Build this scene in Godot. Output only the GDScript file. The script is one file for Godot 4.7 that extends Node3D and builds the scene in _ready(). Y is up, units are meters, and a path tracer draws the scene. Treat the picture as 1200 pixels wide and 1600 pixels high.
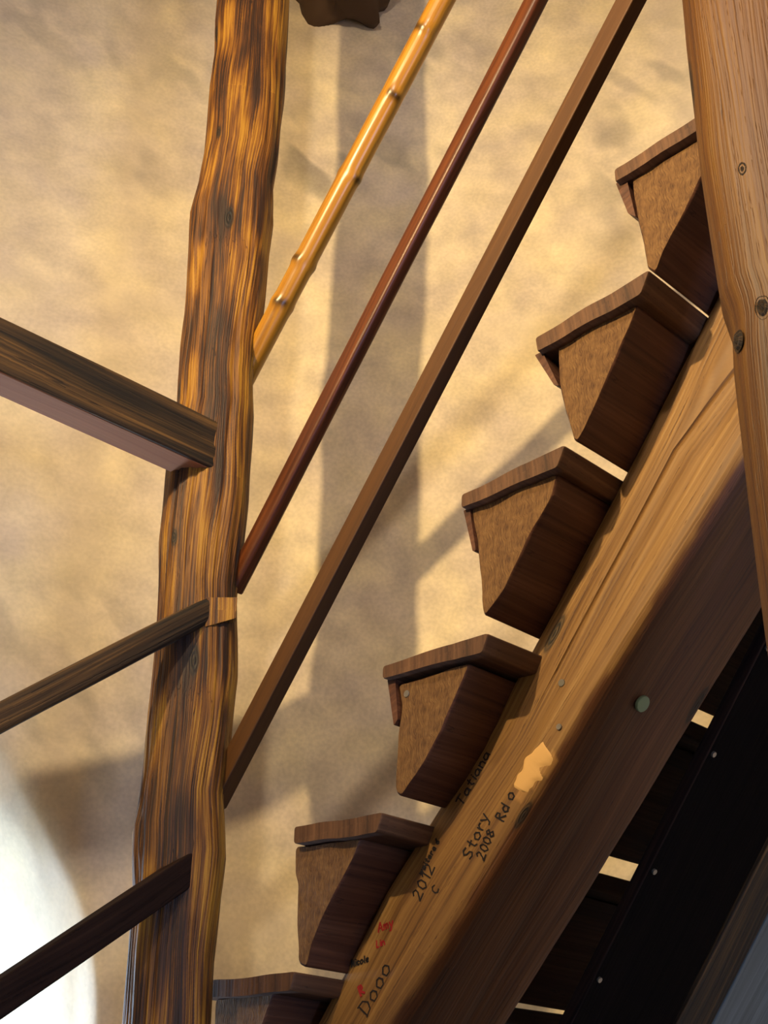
extends Node3D
# A steep stair of solid timber blocks in a round plastered tower.
# Stair axes: s runs horizontally up the flight, h is height, e runs across the flight away from its open side.
const STAIR := Vector3(-0.11, 0.0, -1.958)
const TURN := -PI / 4
const TOWER := Vector3(0.1, 0.0, -0.25)
const RADIUS := 2.4
const OUTER := 3.35
const UP_S := 0.616
const UP_H := 0.788
var rng := RandomNumberGenerator.new()
var na := FastNoiseLite.new()
var nb := FastNoiseLite.new()
var M := {}
var taken := {}


class Geo:
	var v := PackedVector3Array()
	var n := PackedVector3Array()
	var t := PackedVector2Array()
	var c := PackedColorArray()
	var i := PackedInt32Array()
	var tinted := false

	# rows of points; every row holds the same count; when closed the last point of a row repeats its first
	func grid(rows: Array, us: PackedFloat32Array, vs: PackedFloat32Array, closed: bool, flip: bool, tints: Array = []) -> void:
		var first := v.size()
		var nr := rows.size()
		var nc: int = rows[0].size()
		for r in nr:
			var here: PackedVector3Array = rows[r]
			var below: PackedVector3Array = rows[maxi(r - 1, 0)]
			var above: PackedVector3Array = rows[mini(r + 1, nr - 1)]
			for k in nc:
				var k0 := k - 1
				var k1 := k + 1
				if k0 < 0:
					k0 = nc - 2 if closed else 0
				if k1 >= nc:
					k1 = 1 if closed else nc - 1
				var nn := (here[k1] - here[k0]).cross(above[k] - below[k]).normalized()
				v.append(here[k])
				n.append(-nn if flip else nn)
				t.append(Vector2(us[k], vs[r]))
				c.append(tints[r][k] if tints else Color.WHITE)
		for r in nr - 1:
			for k in nc - 1:
				var a := first + r * nc + k
				var b := a + 1
				var d := a + nc
				if flip:
					i.append_array([a, b, d, b, d + 1, d])
				else:
					i.append_array([a, d, b, b, d, d + 1])
		if tints:
			tinted = true

	func fan(ring: PackedVector3Array, out: Vector3, rough := 0.0, noise: FastNoiseLite = null, steps := 1, ax := Vector3.ZERO) -> void:
		var mid := Vector3.ZERO
		for p in ring:
			mid += p
		mid /= ring.size()
		if ax == Vector3.ZERO:
			ax = (ring[0] - mid).normalized()
		var ay := out.cross(ax).normalized()
		var first := v.size()
		var m := ring.size()
		for q in steps + 1:
			var f := 1.0 - float(q) / (steps + 1)
			for p in ring:
				var w := mid + (p - mid) * f
				if noise and q > 0:
					w += out * noise.get_noise_3d(w.x * 900, w.y * 900, w.z * 900) * rough
				v.append(w)
				n.append(out)
				t.append(Vector2((w - mid).dot(ax), (w - mid).dot(ay)))
				c.append(Color.WHITE)
		v.append(mid)
		n.append(out)
		t.append(Vector2.ZERO)
		c.append(Color.WHITE)
		var area := Vector3.ZERO
		for k in m:
			area += (ring[k] - mid).cross(ring[(k + 1) % m] - mid)
		var ccw := area.dot(out) > 0
		for q in steps + 1:
			for k in m:
				var a := first + q * m + k
				var b := first + q * m + (k + 1) % m
				if q == steps:
					i.append_array([a, v.size() - 1, b] if ccw else [a, b, v.size() - 1])
				else:
					var d := a + m
					var e := b + m
					i.append_array([a, d, b, b, d, e] if ccw else [a, b, d, b, e, d])

	func into(mesh: ArrayMesh, mat: Material) -> void:
		var a := []
		a.resize(Mesh.ARRAY_MAX)
		a[Mesh.ARRAY_VERTEX] = v
		a[Mesh.ARRAY_NORMAL] = n
		a[Mesh.ARRAY_TEX_UV] = t
		if tinted:
			a[Mesh.ARRAY_COLOR] = c
		a[Mesh.ARRAY_INDEX] = i
		mesh.add_surface_from_arrays(Mesh.PRIMITIVE_TRIANGLES, a)
		mesh.surface_set_material(mesh.get_surface_count() - 1, mat)


func numbered(called: String) -> String:
	var k: int = taken.get(called, 0)
	taken[called] = k + 1
	return called if k == 0 else "%s_%03d" % [called, k]


func tag(o: Node, label: String, category: String, group := "") -> Node:
	o.set_meta("label", label)
	o.set_meta("category", category)
	if group:
		o.set_meta("group", group)
	return o


# a thing that stands in the stair axes, its node at (s, h, e)
func thing(called: String, at: Vector3, label: String, category: String, group := "") -> Node3D:
	var o := Node3D.new()
	o.name = numbered(called)
	add_child(o)
	o.rotation.y = TURN
	o.position = STAIR + Basis(Vector3.UP, TURN) * Vector3(at.x, at.y, -at.z)
	o.set_meta("base", Vector3(at.x, at.y, -at.z))
	tag(o, label, category, group)
	return o


func put(called: String, geos: Array, mats: Array, parent: Node) -> MeshInstance3D:
	var base: Vector3 = parent.get_meta("base") if parent.has_meta("base") else Vector3.ZERO
	var mesh := ArrayMesh.new()
	for k in geos.size():
		var g: Geo = geos[k]
		if base != Vector3.ZERO:
			for j in g.v.size():
				g.v[j] -= base
		g.into(mesh, mats[k])
	var o := MeshInstance3D.new()
	o.name = called
	o.mesh = mesh
	o.cast_shadow = GeometryInstance3D.SHADOW_CASTING_SETTING_ON
	parent.add_child(o, true)
	return o


func struct(o: Node) -> Node:
	o.set_meta("kind", "structure")
	return o


func L(s: float, h: float, e: float) -> Vector3:
	return Vector3(s, h, -e)


func world(s: float, h: float, e: float) -> Vector3:
	return STAIR + Basis(Vector3.UP, TURN) * L(s, h, e)


func interp(table: Array, x: float) -> float:
	if x <= table[0][0]:
		return table[0][1]
	for k in range(1, table.size()):
		if x <= table[k][0]:
			var f: float = (x - table[k - 1][0]) / (table[k][0] - table[k - 1][0])
			return lerpf(table[k - 1][1], table[k][1], f)
	return table[-1][1]


# a polygon with rounded corners and subdivided sides
func round_poly(pts: Array, r: float, step: float, arc := 4) -> PackedVector2Array:
	var out := PackedVector2Array()
	var n := pts.size()
	for k in n:
		var p: Vector2 = pts[k]
		var a: Vector2 = pts[(k + n - 1) % n]
		var b: Vector2 = pts[(k + 1) % n]
		var ra := minf(r, p.distance_to(a) * 0.45)
		var rb := minf(r, p.distance_to(b) * 0.45)
		var p0 := p + (a - p).normalized() * ra
		var p2 := p + (b - p).normalized() * rb
		for q in arc + 1:
			var f := float(q) / arc
			out.append(p0.lerp(p, f).lerp(p.lerp(p2, f), f))
		var c: Vector2 = pts[(k + 2) % n]
		var next := b + (p - b).normalized() * minf(r, b.distance_to(p) * 0.45)
		var m := int(p2.distance_to(next) / step) if step > 0.0 else int(-step)
		for q in range(1, m):
			out.append(p2.lerp(next, float(q) / m))
	return out


func lengths(ring: PackedVector3Array) -> PackedFloat32Array:
	var us := PackedFloat32Array([0.0])
	for k in range(1, ring.size()):
		us.append(us[-1] + ring[k].distance_to(ring[k - 1]))
	return us


func outward(rows: Array) -> bool:
	var r: int = rows.size() / 2
	var ring: PackedVector3Array = rows[r]
	var mid := Vector3.ZERO
	for p in ring:
		mid += p
	mid /= ring.size()
	var score := 0.0
	for k in range(1, ring.size() - 1):
		score += (ring[k + 1] - ring[k - 1]).cross(rows[r + 1 if r + 1 < rows.size() else r][k] - rows[r - 1][k]).dot(ring[k] - mid)
	return score < 0


# closed rings (first point not repeated) into a skin with both ends capped
func loft(rings: Array, vs: PackedFloat32Array, tints: Array = [], rough_end := 0.0, cap_axis := Vector3.ZERO) -> Geo:
	var g := Geo.new()
	var rows := []
	for r in rings:
		var q: PackedVector3Array = r
		q = q.duplicate()
		q.append(q[0])
		rows.append(q)
	var closed_tints := []
	for row in tints:
		var q: PackedColorArray = row
		q = q.duplicate()
		q.append(q[0])
		closed_tints.append(q)
	g.grid(rows, lengths(rows[rows.size() / 2]), vs, true, outward(rows), closed_tints)
	var a: PackedVector3Array = rings[0]
	var b: PackedVector3Array = rings[-1]
	var ca := Vector3.ZERO
	var cb := Vector3.ZERO
	for k in a.size():
		ca += a[k] / a.size()
		cb += b[k] / a.size()
	var dir := (cb - ca).normalized()
	g.fan(a, -dir, rough_end, nb if rough_end else null, 5 if rough_end else 1, cap_axis)
	g.fan(b, dir, rough_end, nb if rough_end else null, 5 if rough_end else 1, cap_axis)
	return g


# a straight timber from p to q: the section lies in (side, up) axes; ends softened, surface uneven
func bar(p: Vector3, q: Vector3, up: Vector3, section: PackedVector2Array, step: float, uneven: float, wavy := 0.0, seed_at := 0.0, trim := 0.003) -> Geo:
	var dir := (q - p).normalized()
	var side := up.cross(dir).normalized()
	var upn := dir.cross(side).normalized()
	var length := p.distance_to(q)
	var m := maxi(4, int(length / step))
	var stops := [0.0, trim]
	for k in range(1, m):
		stops.append(length * k / m)
	stops.append(length - trim)
	stops.append(length)
	var rings := []
	var vs := PackedFloat32Array()
	for k in stops.size():
		var x: float = stops[k]
		var shrink := 1.0
		if k == 0 or k == stops.size() - 1:
			shrink = 0.93
		var drift := Vector2(na.get_noise_2d(x * 60 + seed_at, 3.0), na.get_noise_2d(x * 60 + seed_at, 77.0)) * wavy
		var ring := PackedVector3Array()
		for w in section:
			var o := w * shrink
			var bump := na.get_noise_3d(o.x * 2500 + seed_at, o.y * 2500, x * 130) * uneven
			o += w.normalized() * bump + drift
			ring.append(p + dir * x + side * o.x + upn * o.y)
		rings.append(ring)
		vs.append(x)
	return loft(rings, vs)


func rect(w: float, h: float, r: float, step := 0.01) -> PackedVector2Array:
	return round_poly([Vector2(-w / 2, -h / 2), Vector2(w / 2, -h / 2), Vector2(w / 2, h / 2), Vector2(-w / 2, h / 2)], r, step)


func disc(r: float, m := 20) -> PackedVector2Array:
	var out := PackedVector2Array()
	for k in m:
		out.append(Vector2(cos(TAU * k / m), sin(TAU * k / m)) * r)
	return out


# ---------------------------------------------------------------- materials
func noise_bytes(sd: int, freq: float, w: int, h: int, to_w: int, to_h: int, octaves := 3) -> PackedByteArray:
	var f := FastNoiseLite.new()
	f.seed = sd
	f.noise_type = FastNoiseLite.TYPE_SIMPLEX_SMOOTH
	f.frequency = freq
	f.fractal_octaves = octaves
	var im := f.get_seamless_image(w, h)
	im.convert(Image.FORMAT_L8)
	if w != to_w or h != to_h:
		im.resize(to_w, to_h, Image.INTERPOLATE_CUBIC)
	return im.get_data()


# wood 0.4 m across by 1.6 m along; the grain runs along v
func wood(sd: int, cols: Array, mix: Array, crack: float, rough: float, relief: float, knots: Array = [], tile := Vector2(0.4, 1.6)) -> StandardMaterial3D:
	var W := 512
	var H := 1024
	var fine := noise_bytes(sd, 0.11, W, 32, W, H)
	var mid := noise_bytes(sd + 1, 0.03, W, 24, W, H)
	var blot := noise_bytes(sd + 2, 0.02, 128, 128, W, H, 4)
	var warp := noise_bytes(sd + 3, 0.012, 128, 128, W, H, 2)
	var check := noise_bytes(sd + 4, 0.03, W, 32, W, H, 2)
	var grad := Gradient.new()
	grad.offsets = PackedFloat32Array([0.0, 0.35, 0.65, 1.0])
	grad.colors = PackedColorArray(cols)
	var lut := PackedByteArray()
	for k in 256:
		var c := grad.sample(k / 255.0)
		lut.append_array([c.r8, c.g8, c.b8])
	var rgb := PackedByteArray()
	rgb.resize(W * H * 3)
	var hgt := PackedByteArray()
	hgt.resize(W * H)
	var wf: float = mix[0]
	var wm: float = mix[1]
	var wb: float = mix[2]
	var gain: float = mix[3]
	for y in H:
		var row := y * W
		for x in W:
			var p := row + x
			var q := row + ((x + ((warp[p] - 128) >> 3)) & 511)
			var f: float = fine[q]
			var m: float = mid[q]
			var v := 128.0 + gain * (wf * (f - 128) + wm * (m - 128) + wb * (blot[p] - 128))
			var hh := 128.0 + 0.5 * (f - 128) + 0.4 * (m - 128)
			var cr := absf(check[q] - 128.0)
			if cr < crack:
				var s := 1.0 - cr / crack
				v -= s * 110
				hh -= s * 110
			var o := clampi(int(v), 0, 255) * 3
			var p3 := p * 3
			rgb[p3] = lut[o]
			rgb[p3 + 1] = lut[o + 1]
			rgb[p3 + 2] = lut[o + 2]
			hgt[p] = clampi(int(hh), 0, 255)
	for k in knots:
		var kx: int = int(k[0] * W)
		var ky: int = int(k[1] * H)
		var r: float = k[2]
		for y in range(ky - int(r * 1.4), ky + int(r * 1.4) + 1):
			for x in range(kx - int(r), kx + int(r) + 1):
				var d := Vector2(x - kx, (y - ky) / 1.4).length() / r
				if d < 1.0:
					var p := posmod(y, H) * W + posmod(x, W)
					var dark := (1.0 - smoothstep(0.35, 1.0, d)) * (0.62 + 0.2 * sin(d * 22.0))
					for ch in 3:
						rgb[p * 3 + ch] = int(rgb[p * 3 + ch] * (1.0 - dark))
					hgt[p] = clampi(int(lerpf(hgt[p], 128 + 70 * sin(d * 18.0), 1.0 - d)), 0, 255)
	var m3 := StandardMaterial3D.new()
	m3.albedo_texture = ImageTexture.create_from_image(Image.create_from_data(W, H, false, Image.FORMAT_RGB8, rgb))
	m3.heightmap_enabled = true
	m3.heightmap_texture = ImageTexture.create_from_image(Image.create_from_data(W, H, false, Image.FORMAT_L8, hgt))
	m3.heightmap_scale = relief
	m3.roughness = rough
	m3.uv1_scale = Vector3(1.0 / tile.x, 1.0 / tile.y, 1)
	return m3


func plain(c: Color, rough: float, metal := 0.0) -> StandardMaterial3D:
	var m := StandardMaterial3D.new()
	m.albedo_color = c
	m.roughness = rough
	m.metallic = metal
	return m


func plaster() -> StandardMaterial3D:
	var W := 1024
	var a := noise_bytes(51, 0.012, W, W, W, W, 5)
	var b := noise_bytes(52, 0.006, W, W, W, W, 3)
	var c := noise_bytes(53, 0.11, W, W, W, W, 3)
	var rgb := PackedByteArray()
	rgb.resize(W * W * 3)
	var hgt := PackedByteArray()
	hgt.resize(W * W)
	for p in W * W:
		var v := 1.0 + 0.0006 * (a[p] - 128) + 0.0007 * (b[p] - 128) + 0.0004 * (c[p] - 128)
		var y := 0.0005 * (b[p] - 128)
		rgb[p * 3] = clampi(int(222 * v), 0, 255)
		rgb[p * 3 + 1] = clampi(int(208 * v), 0, 255)
		rgb[p * 3 + 2] = clampi(int(184 * (v - y)), 0, 255)
		hgt[p] = clampi(int(128 + 0.8 * (a[p] - 128) + 0.35 * (c[p] - 128)), 0, 255)
	var m := StandardMaterial3D.new()
	m.albedo_texture = ImageTexture.create_from_image(Image.create_from_data(W, W, false, Image.FORMAT_RGB8, rgb))
	m.heightmap_enabled = true
	m.heightmap_texture = ImageTexture.create_from_image(Image.create_from_data(W, W, false, Image.FORMAT_L8, hgt))
	m.heightmap_scale = 0.09
	m.uv1_triplanar = true
	m.uv1_world_triplanar = true
	m.uv1_scale = Vector3(0.7, 0.7, 0.7)
	m.roughness = 0.95
	m.vertex_color_use_as_albedo = true
	return m


func h3(r: int, g: int, b: int) -> Color:
	return Color(r / 255.0, g / 255.0, b / 255.0)


func make_materials() -> void:
	M.plaster = plaster()
	M.old = wood(101, [h3(50, 24, 12), h3(110, 66, 30), h3(160, 108, 50), h3(206, 156, 84)], [0.7, 0.45, 0.9, 1.35], 3.0, 0.62, 0.15, [[0.3, 0.2, 26], [0.72, 0.62, 30], [0.5, 0.86, 18]], Vector2(0.2, 0.9))
	M.log = wood(201, [h3(92, 58, 29), h3(142, 101, 52), h3(168, 125, 68), h3(200, 158, 96)], [0.5, 0.35, 0.35, 1.2], 2.0, 0.6, 0.1, [[0.85, 0.55, 17], [0.2, 0.3, 20], [0.62, 0.15, 14]], Vector2(0.3, 1.6))
	M.log.vertex_color_use_as_albedo = true
	M.post = wood(301, [h3(110, 62, 30), h3(158, 98, 50), h3(182, 120, 66), h3(204, 146, 90)], [0.45, 0.4, 0.3, 1.2], 3.0, 0.55, 0.14, [[0.3, 0.5, 26], [0.66, 0.2, 30], [0.1, 0.83, 24]], Vector2(0.22, 1.3))
	M.block = wood(401, [h3(78, 34, 18), h3(112, 56, 30), h3(134, 72, 40), h3(158, 92, 54)], [0.5, 0.4, 0.4, 1.2], 2.0, 0.6, 0.08)
	M.tread = wood(501, [h3(64, 40, 26), h3(100, 66, 44), h3(120, 82, 56), h3(146, 104, 72)], [0.5, 0.4, 0.4, 1.1], 2.0, 0.7, 0.06)
	M.endgrain = wood(601, [h3(96, 56, 32), h3(142, 90, 54), h3(166, 110, 68), h3(190, 138, 92)], [0.7, 0.4, 0.35, 1.0], 0.0, 0.85, 0.12, [], Vector2(0.10, 0.05))
	M.pole = wood(701, [h3(120, 76, 22), h3(170, 120, 42), h3(192, 140, 56), h3(216, 170, 86)], [0.4, 0.4, 0.4, 1.1], 0.0, 0.3, 0.03)
	M.pole.vertex_color_use_as_albedo = true
	M.brown = wood(801, [h3(60, 28, 12), h3(96, 50, 22), h3(116, 64, 30), h3(146, 88, 46)], [0.5, 0.4, 0.3, 1.2], 0.0, 0.4, 0.04)
	M.tan = wood(901, [h3(92, 64, 38), h3(124, 88, 52), h3(138, 100, 60), h3(156, 116, 74)], [0.4, 0.4, 0.3, 1.0], 0.0, 0.6, 0.04)
	M.dark = wood(1001, [h3(22, 16, 10), h3(48, 34, 18), h3(70, 50, 26), h3(112, 82, 42)], [0.6, 0.6, 0.5, 1.4], 5.0, 0.7, 0.25)
	M.sawn = wood(1101, [h3(128, 84, 64), h3(156, 106, 82), h3(168, 116, 90), h3(186, 134, 106)], [0.4, 0.3, 0.3, 0.9], 0.0, 0.75, 0.03)  # beam underside: light from below put into this paler pink
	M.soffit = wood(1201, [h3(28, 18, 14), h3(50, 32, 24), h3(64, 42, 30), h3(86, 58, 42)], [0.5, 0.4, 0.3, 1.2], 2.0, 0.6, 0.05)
	M.grey = wood(1301, [h3(92, 86, 80), h3(120, 112, 104), h3(138, 130, 122), h3(160, 152, 142)], [0.4, 0.4, 0.4, 1.1], 2.0, 0.75, 0.05)
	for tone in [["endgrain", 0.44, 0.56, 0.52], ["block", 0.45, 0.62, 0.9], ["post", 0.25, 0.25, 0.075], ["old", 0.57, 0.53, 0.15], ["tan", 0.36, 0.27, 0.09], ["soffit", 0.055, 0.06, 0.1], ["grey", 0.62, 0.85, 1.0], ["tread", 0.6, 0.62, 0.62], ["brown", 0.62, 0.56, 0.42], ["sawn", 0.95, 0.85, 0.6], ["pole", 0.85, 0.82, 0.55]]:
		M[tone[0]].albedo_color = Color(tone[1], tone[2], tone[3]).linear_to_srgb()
	M.soffit.metallic_specular = 0.2
	M.soffit.roughness = 0.85
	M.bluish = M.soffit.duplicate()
	M.bluish.albedo_color = Color(0.5, 0.6, 0.8).linear_to_srgb()  # soffit wood made paler and bluer, cool daylight put into its colour
	M.bare = plain(h3(214, 170, 104), 0.7)
	M.stone = plain(h3(66, 48, 34), 0.95)
	M.steel = plain(h3(150, 146, 138), 0.4, 0.8)
	M.tag = plain(h3(120, 140, 110), 0.5, 0.2)
	M.ink = plain(h3(26, 20, 24), 0.9)
	M.red = plain(h3(150, 28, 34), 0.9)
	M.black = plain(h3(22, 20, 18), 0.6)
	M.frame = plain(h3(120, 100, 78), 0.7)


# ---------------------------------------------------------------- the tower
func arc(a: float, h: float) -> Array:      # how deep the window niche goes at this place of the wall
	var dx := a + 1.11
	var q := 0.0
	if h > 1.831:
		q = 1.0 - sqrt(pow(dx / 0.49, 2) + pow((h - 1.831) / 0.658, 2))
	else:
		q = 1.0 - absf(dx) / 0.49
	q = minf(q, (h - 0.75) / 0.7)
	var t := clampf((q + 0.02) / 0.60, 0.0, 1.0)
	var soft := smoothstep(1.75, 2.25, h)
	return [0.58 * lerpf((1.0 - pow(1.0 - t, 1.5)) * smoothstep(0.0, 0.15, t), t * t * (3.0 - 2.0 * t), soft), q]


func wall_point(phi: float, h: float) -> Vector3:
	var a := RADIUS * phi
	var got := arc(a, h)
	var depth: float = got[0]
	var wob := na.get_noise_2d(a * 55, h * 55) * 0.035 + na.get_noise_2d(a * 190 + 300, h * 190) * 0.006 + nb.get_noise_2d(a * 420, h * 420) * 0.004
	var q: float = got[1]
	if q > -0.02:
		wob += (nb.get_noise_2d(a * 330 + h * 120, h * 150) * 0.030 + nb.get_noise_2d(a * 900 + h * 400, h * 330) * 0.016) * smoothstep(-0.02, 0.12, q) * (1.0 - smoothstep(0.5, 0.6, q))
	var r := RADIUS + depth + wob
	return TOWER + Vector3(sin(phi) * r, h, -cos(phi) * r)


func stops(marks: Array) -> PackedFloat32Array:    # [from, step, to, step, to ...]
	var out := PackedFloat32Array([marks[0]])
	for k in range(1, marks.size(), 2):
		var a: float = out[-1]
		var b: float = marks[k + 1]
		var m := maxi(1, int(round((b - a) / marks[k])))
		for q in range(1, m + 1):
			out.append(a + (b - a) * q / m)
	return out


func smudge(a: float, h: float) -> float:       # soot and damp on the plaster
	var out := 0.0
	for s in [[-0.76, 3.98, 0.05, 0.14, 0.5], [-0.64, 4.28, 0.10, 0.08, 0.45], [-0.31, 4.07, 0.10, 0.10, 0.7], [-0.22, 4.12, 0.12, 0.1, 0.65], [-0.28, 3.97, 0.05, 0.12, 0.6], [0.05, 4.46, 0.13, 0.09, 0.6], [-0.03, 4.05, 0.10, 0.08, 0.5], [0.48, 4.1, 0.14, 0.2, 0.45], [0.54, 3.82, 0.1, 0.15, 0.45], [-0.69, 2.43, 0.2, 0.16, 0.4], [-0.78, 2.66, 0.2, 0.12, 0.4], [0.68, 4.3, 0.15, 0.15, 0.5], [-1.0, 4.3, 0.2, 0.12, 0.4]]:
		var dx: float = (a - s[0]) / s[2]
		var dy: float = (h - s[1]) / s[3]
		var d := dx * dx + dy * dy
		if d < 4.0:
			var m := nb.get_noise_2d(a * 700 + h * 520, h * 330 - a * 240)
			out += s[4] * exp(-d) * clampf(0.25 + 2.2 * m, 0.0, 1.0)
	return minf(out, 0.75) * 0.6


func tower() -> void:
	var phis := stops([-PI, 0.07, -0.62, 0.003, -0.525, 0.003, -0.4, 0.003, 0.48, 0.07, 2.2, 0.06, 2.5, 0.07, PI])
	var hs := stops([0.0, 0.05, 0.7, 0.05, 1.2, 0.05, 1.6, 0.008, 2.05, 0.008, 4.95, 0.05, 6.0])
	var rows := []
	var tints := []
	for h in hs:
		var row := PackedVector3Array()
		var tint := PackedColorArray()
		for p in phis:
			row.append(wall_point(p, h))
			var d := smudge(RADIUS * p, h) if absf(p) < 0.6 and h > 2.2 else 0.0
			tint.append(Color(1.0 - d, 1.0 - d * 0.97, 1.0 - d * 0.9))
		row[-1] = row[0]
		rows.append(row)
		tints.append(tint)
	var g := Geo.new()
	g.grid(rows, phis, hs, true, true, tints)
	# cut the two window openings
	var nc := phis.size()
	var kept := PackedInt32Array()
	var outer := Geo.new()
	var orows := []
	for h in hs:
		var row := PackedVector3Array()
		for p in phis:
			row.append(TOWER + Vector3(sin(p) * OUTER, h, -cos(p) * OUTER))
		orows.append(row)
	outer.grid(orows, phis, hs, true, false)
	var okept := PackedInt32Array()
	for r in hs.size() - 1:
		for k in nc - 1:
			var p := (phis[k] + phis[k + 1]) / 2
			var h := (hs[r] + hs[r + 1]) / 2
			if (p > -0.525 and p < -0.4 and h > 1.2 and h < 2.05) or (p > 2.2 and p < 2.5 and h > 0.7 and h < 1.6):
				continue
			var at := (r * (nc - 1) + k) * 6
			for q in 6:
				kept.append(g.i[at + q])
				okept.append(outer.i[at + q])
	g.i = kept
	outer.i = okept
	# the sides of the openings through the thickness of the wall
	for w in [[-0.525, -0.4, 1.2, 2.05], [2.2, 2.5, 0.7, 1.6]]:
		for side in 4:
			var ra := PackedVector3Array()
			var rb := PackedVector3Array()
			for q in 25:
				var f := q / 24.0
				var p: float = lerpf(w[0], w[1], f) if side < 2 else w[side - 2]
				var h: float = w[2 + side] if side < 2 else lerpf(w[2], w[3], f)
				ra.append(wall_point(p, h))
				rb.append(TOWER + Vector3(sin(p) * OUTER, h, -cos(p) * OUTER))
			var us := PackedFloat32Array()
			for q in 25:
				us.append(q * 0.05)
			var rev := Geo.new()
			outer.grid([ra, rb], us, PackedFloat32Array([0, 0.5]), false, side == 0 or side == 3)
	struct(put("wall_round", [g, outer], [M.plaster, M.plaster], self))
	for k in 2:
		var slab := MeshInstance3D.new()
		slab.name = ["floor", "ceiling"][k]
		var cyl := CylinderMesh.new()
		cyl.top_radius = 3.5
		cyl.bottom_radius = 3.5
		cyl.height = 0.2
		cyl.radial_segments = 48
		cyl.material = M.soffit if k == 0 else M.plaster
		slab.mesh = cyl
		slab.position = TOWER + Vector3(0, [-0.1, 6.1][k], 0)
		add_child(slab)
		struct(slab)
	for w in [[-0.4625, 1.2, 2.05, 3.06, 0.385], [2.35, 0.7, 1.6, 2.9, 0.88]]:
		var win := Node3D.new()
		win.name = "window_1" if w[3] > 3.0 else "window_2"
		add_child(win)
		struct(win)
		win.position = TOWER + Vector3(sin(w[0]) * w[3], w[1], -cos(w[0]) * w[3])
		win.rotation.y = -w[0]
		var wd: float = w[4]
		var ht: float = w[2] - w[1]
		for b in [[-wd / 2, 0, 0.05, 1], [wd / 2, 0, 0.05, 1], [0, 0, 0.03, 1], [0, 0.025, wd, 0], [0, ht - 0.025, wd, 0], [0, ht / 2, wd, 0]]:
			var box := MeshInstance3D.new()
			box.name = "frame" if b[3] == 0 or b[0] != 0 else "mullion"
			var bm := BoxMesh.new()
			bm.size = Vector3(b[2], ht if b[3] == 1 else 0.05, 0.05)
			bm.material = M.frame
			box.mesh = bm
			box.position = Vector3(b[0], ht / 2 if b[3] == 1 else b[1], 0)
			win.add_child(box, true)
		for sx in [-1, 1]:
			for sy in [0, 1]:
				var pane := MeshInstance3D.new()
				pane.name = "pane"
				var pm := BoxMesh.new()
				pm.size = Vector3(wd / 2 - 0.02, ht / 2 - 0.02, 0.004)
				var glass := plain(Color(0.9, 0.95, 1.0, 0.05), 0.05)
				glass.transparency = BaseMaterial3D.TRANSPARENCY_ALPHA
				pm.material = glass
				pane.mesh = pm
				pane.position = Vector3(sx * wd / 4, ht * (0.25 + 0.5 * sy), 0)
				win.add_child(pane, true)


# ---------------------------------------------------------------- timbers
# [h, left, right]: how far the old post's outline lies left and right of its middle line
const OUTLINE := [[0.0, -0.066, 0.07], [1.0, -0.062, 0.068], [1.824, -0.059, 0.068], [1.913, -0.061, 0.065], [2.005, -0.062, 0.068], [2.062, -0.067, 0.071], [2.101, -0.069, 0.068], [2.151, -0.065, 0.062], [2.254, -0.065, 0.07], [2.352, -0.066, 0.073], [2.419, -0.068, 0.069], [2.499, -0.069, 0.063], [2.595, -0.074, 0.067], [2.683, -0.074, 0.071], [2.76, -0.075, 0.071], [2.854, -0.068, 0.070], [2.922, -0.072, 0.064], [2.979, -0.074, 0.065], [3.066, -0.074, 0.072], [3.218, -0.079, 0.076], [3.297, -0.081, 0.081], [3.379, -0.071, 0.077], [3.464, -0.064, 0.084], [3.64, -0.068, 0.087], [3.733, -0.064, 0.087], [3.828, -0.068, 0.087], [3.926, -0.068, 0.087], [6.0, -0.075, 0.085]]


func upright(mid: Vector2, wdir: Vector2, table_l: Array, table_r: Array, depth: float, power: float, from: float, fine_from: float, fine_to: float, to: float, m: int, furrow: float, sd: float) -> Geo:
	var ddir := Vector2(-wdir.y, wdir.x)
	var hs := stops([from, 0.05, fine_from, 0.004, fine_to, 0.05, to])
	var rings := []
	for h in hs:
		var l := interp(table_l, h)
		var r := interp(table_r, h)
		var cw := (l + r) / 2
		var rw := (r - l) / 2
		var ring := PackedVector3Array()
		for k in m:
			var th := TAU * k / m
			var cs := cos(th)
			var sn := sin(th)
			var x := rw * signf(cs) * pow(absf(cs), 2.0 / power)
			var y := depth * signf(sn) * pow(absf(sn), 2.0 / power)
			var cut := nb.get_noise_3d(x * 5200 + sd, y * 5200, h * 60)
			var lump := na.get_noise_3d(x * 420 + sd, y * 420, h * 190)
			var f := 1.0 + (cut * furrow - maxf(0.0, absf(cut) - 0.35) * furrow * 2.5 + lump * furrow * 1.6) / rw
			var p := mid + wdir * (cw + x * f) + ddir * y * f
			ring.append(L(p.x, h, p.y))
		rings.append(ring)
	return loft(rings, hs)


func log_c_top(t: float) -> float:
	return interp([[0.0, -1.165], [1.63, -1.172], [1.93, -1.140], [2.2, -1.147], [2.45, -1.15], [2.68, -1.158], [4.0, -1.155]], t)


func log_point(t: float, w: Vector2) -> Vector3:      # w = (e, c)
	return L(UP_S * t + UP_H * w.y, UP_H * t - UP_S * w.y, w.x)


func log_section(t: float) -> PackedVector2Array:
	var x := clampf(t, 1.1, 3.0)
	var el := 0.078 + (x - 1.48) * 0.042
	var cb := -1.036 + (x - 1.48) * 0.072
	var er := 0.283 + (x - 1.48) * 0.04
	var top := log_c_top(t)
	var raw := round_poly([Vector2(el + 0.004, top - 0.004), Vector2(el, top + 0.022), Vector2(el, cb), Vector2(er, cb + 0.025), Vector2(er + 0.01, top)], 0.034, -34.0, 8)
	return raw


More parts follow.
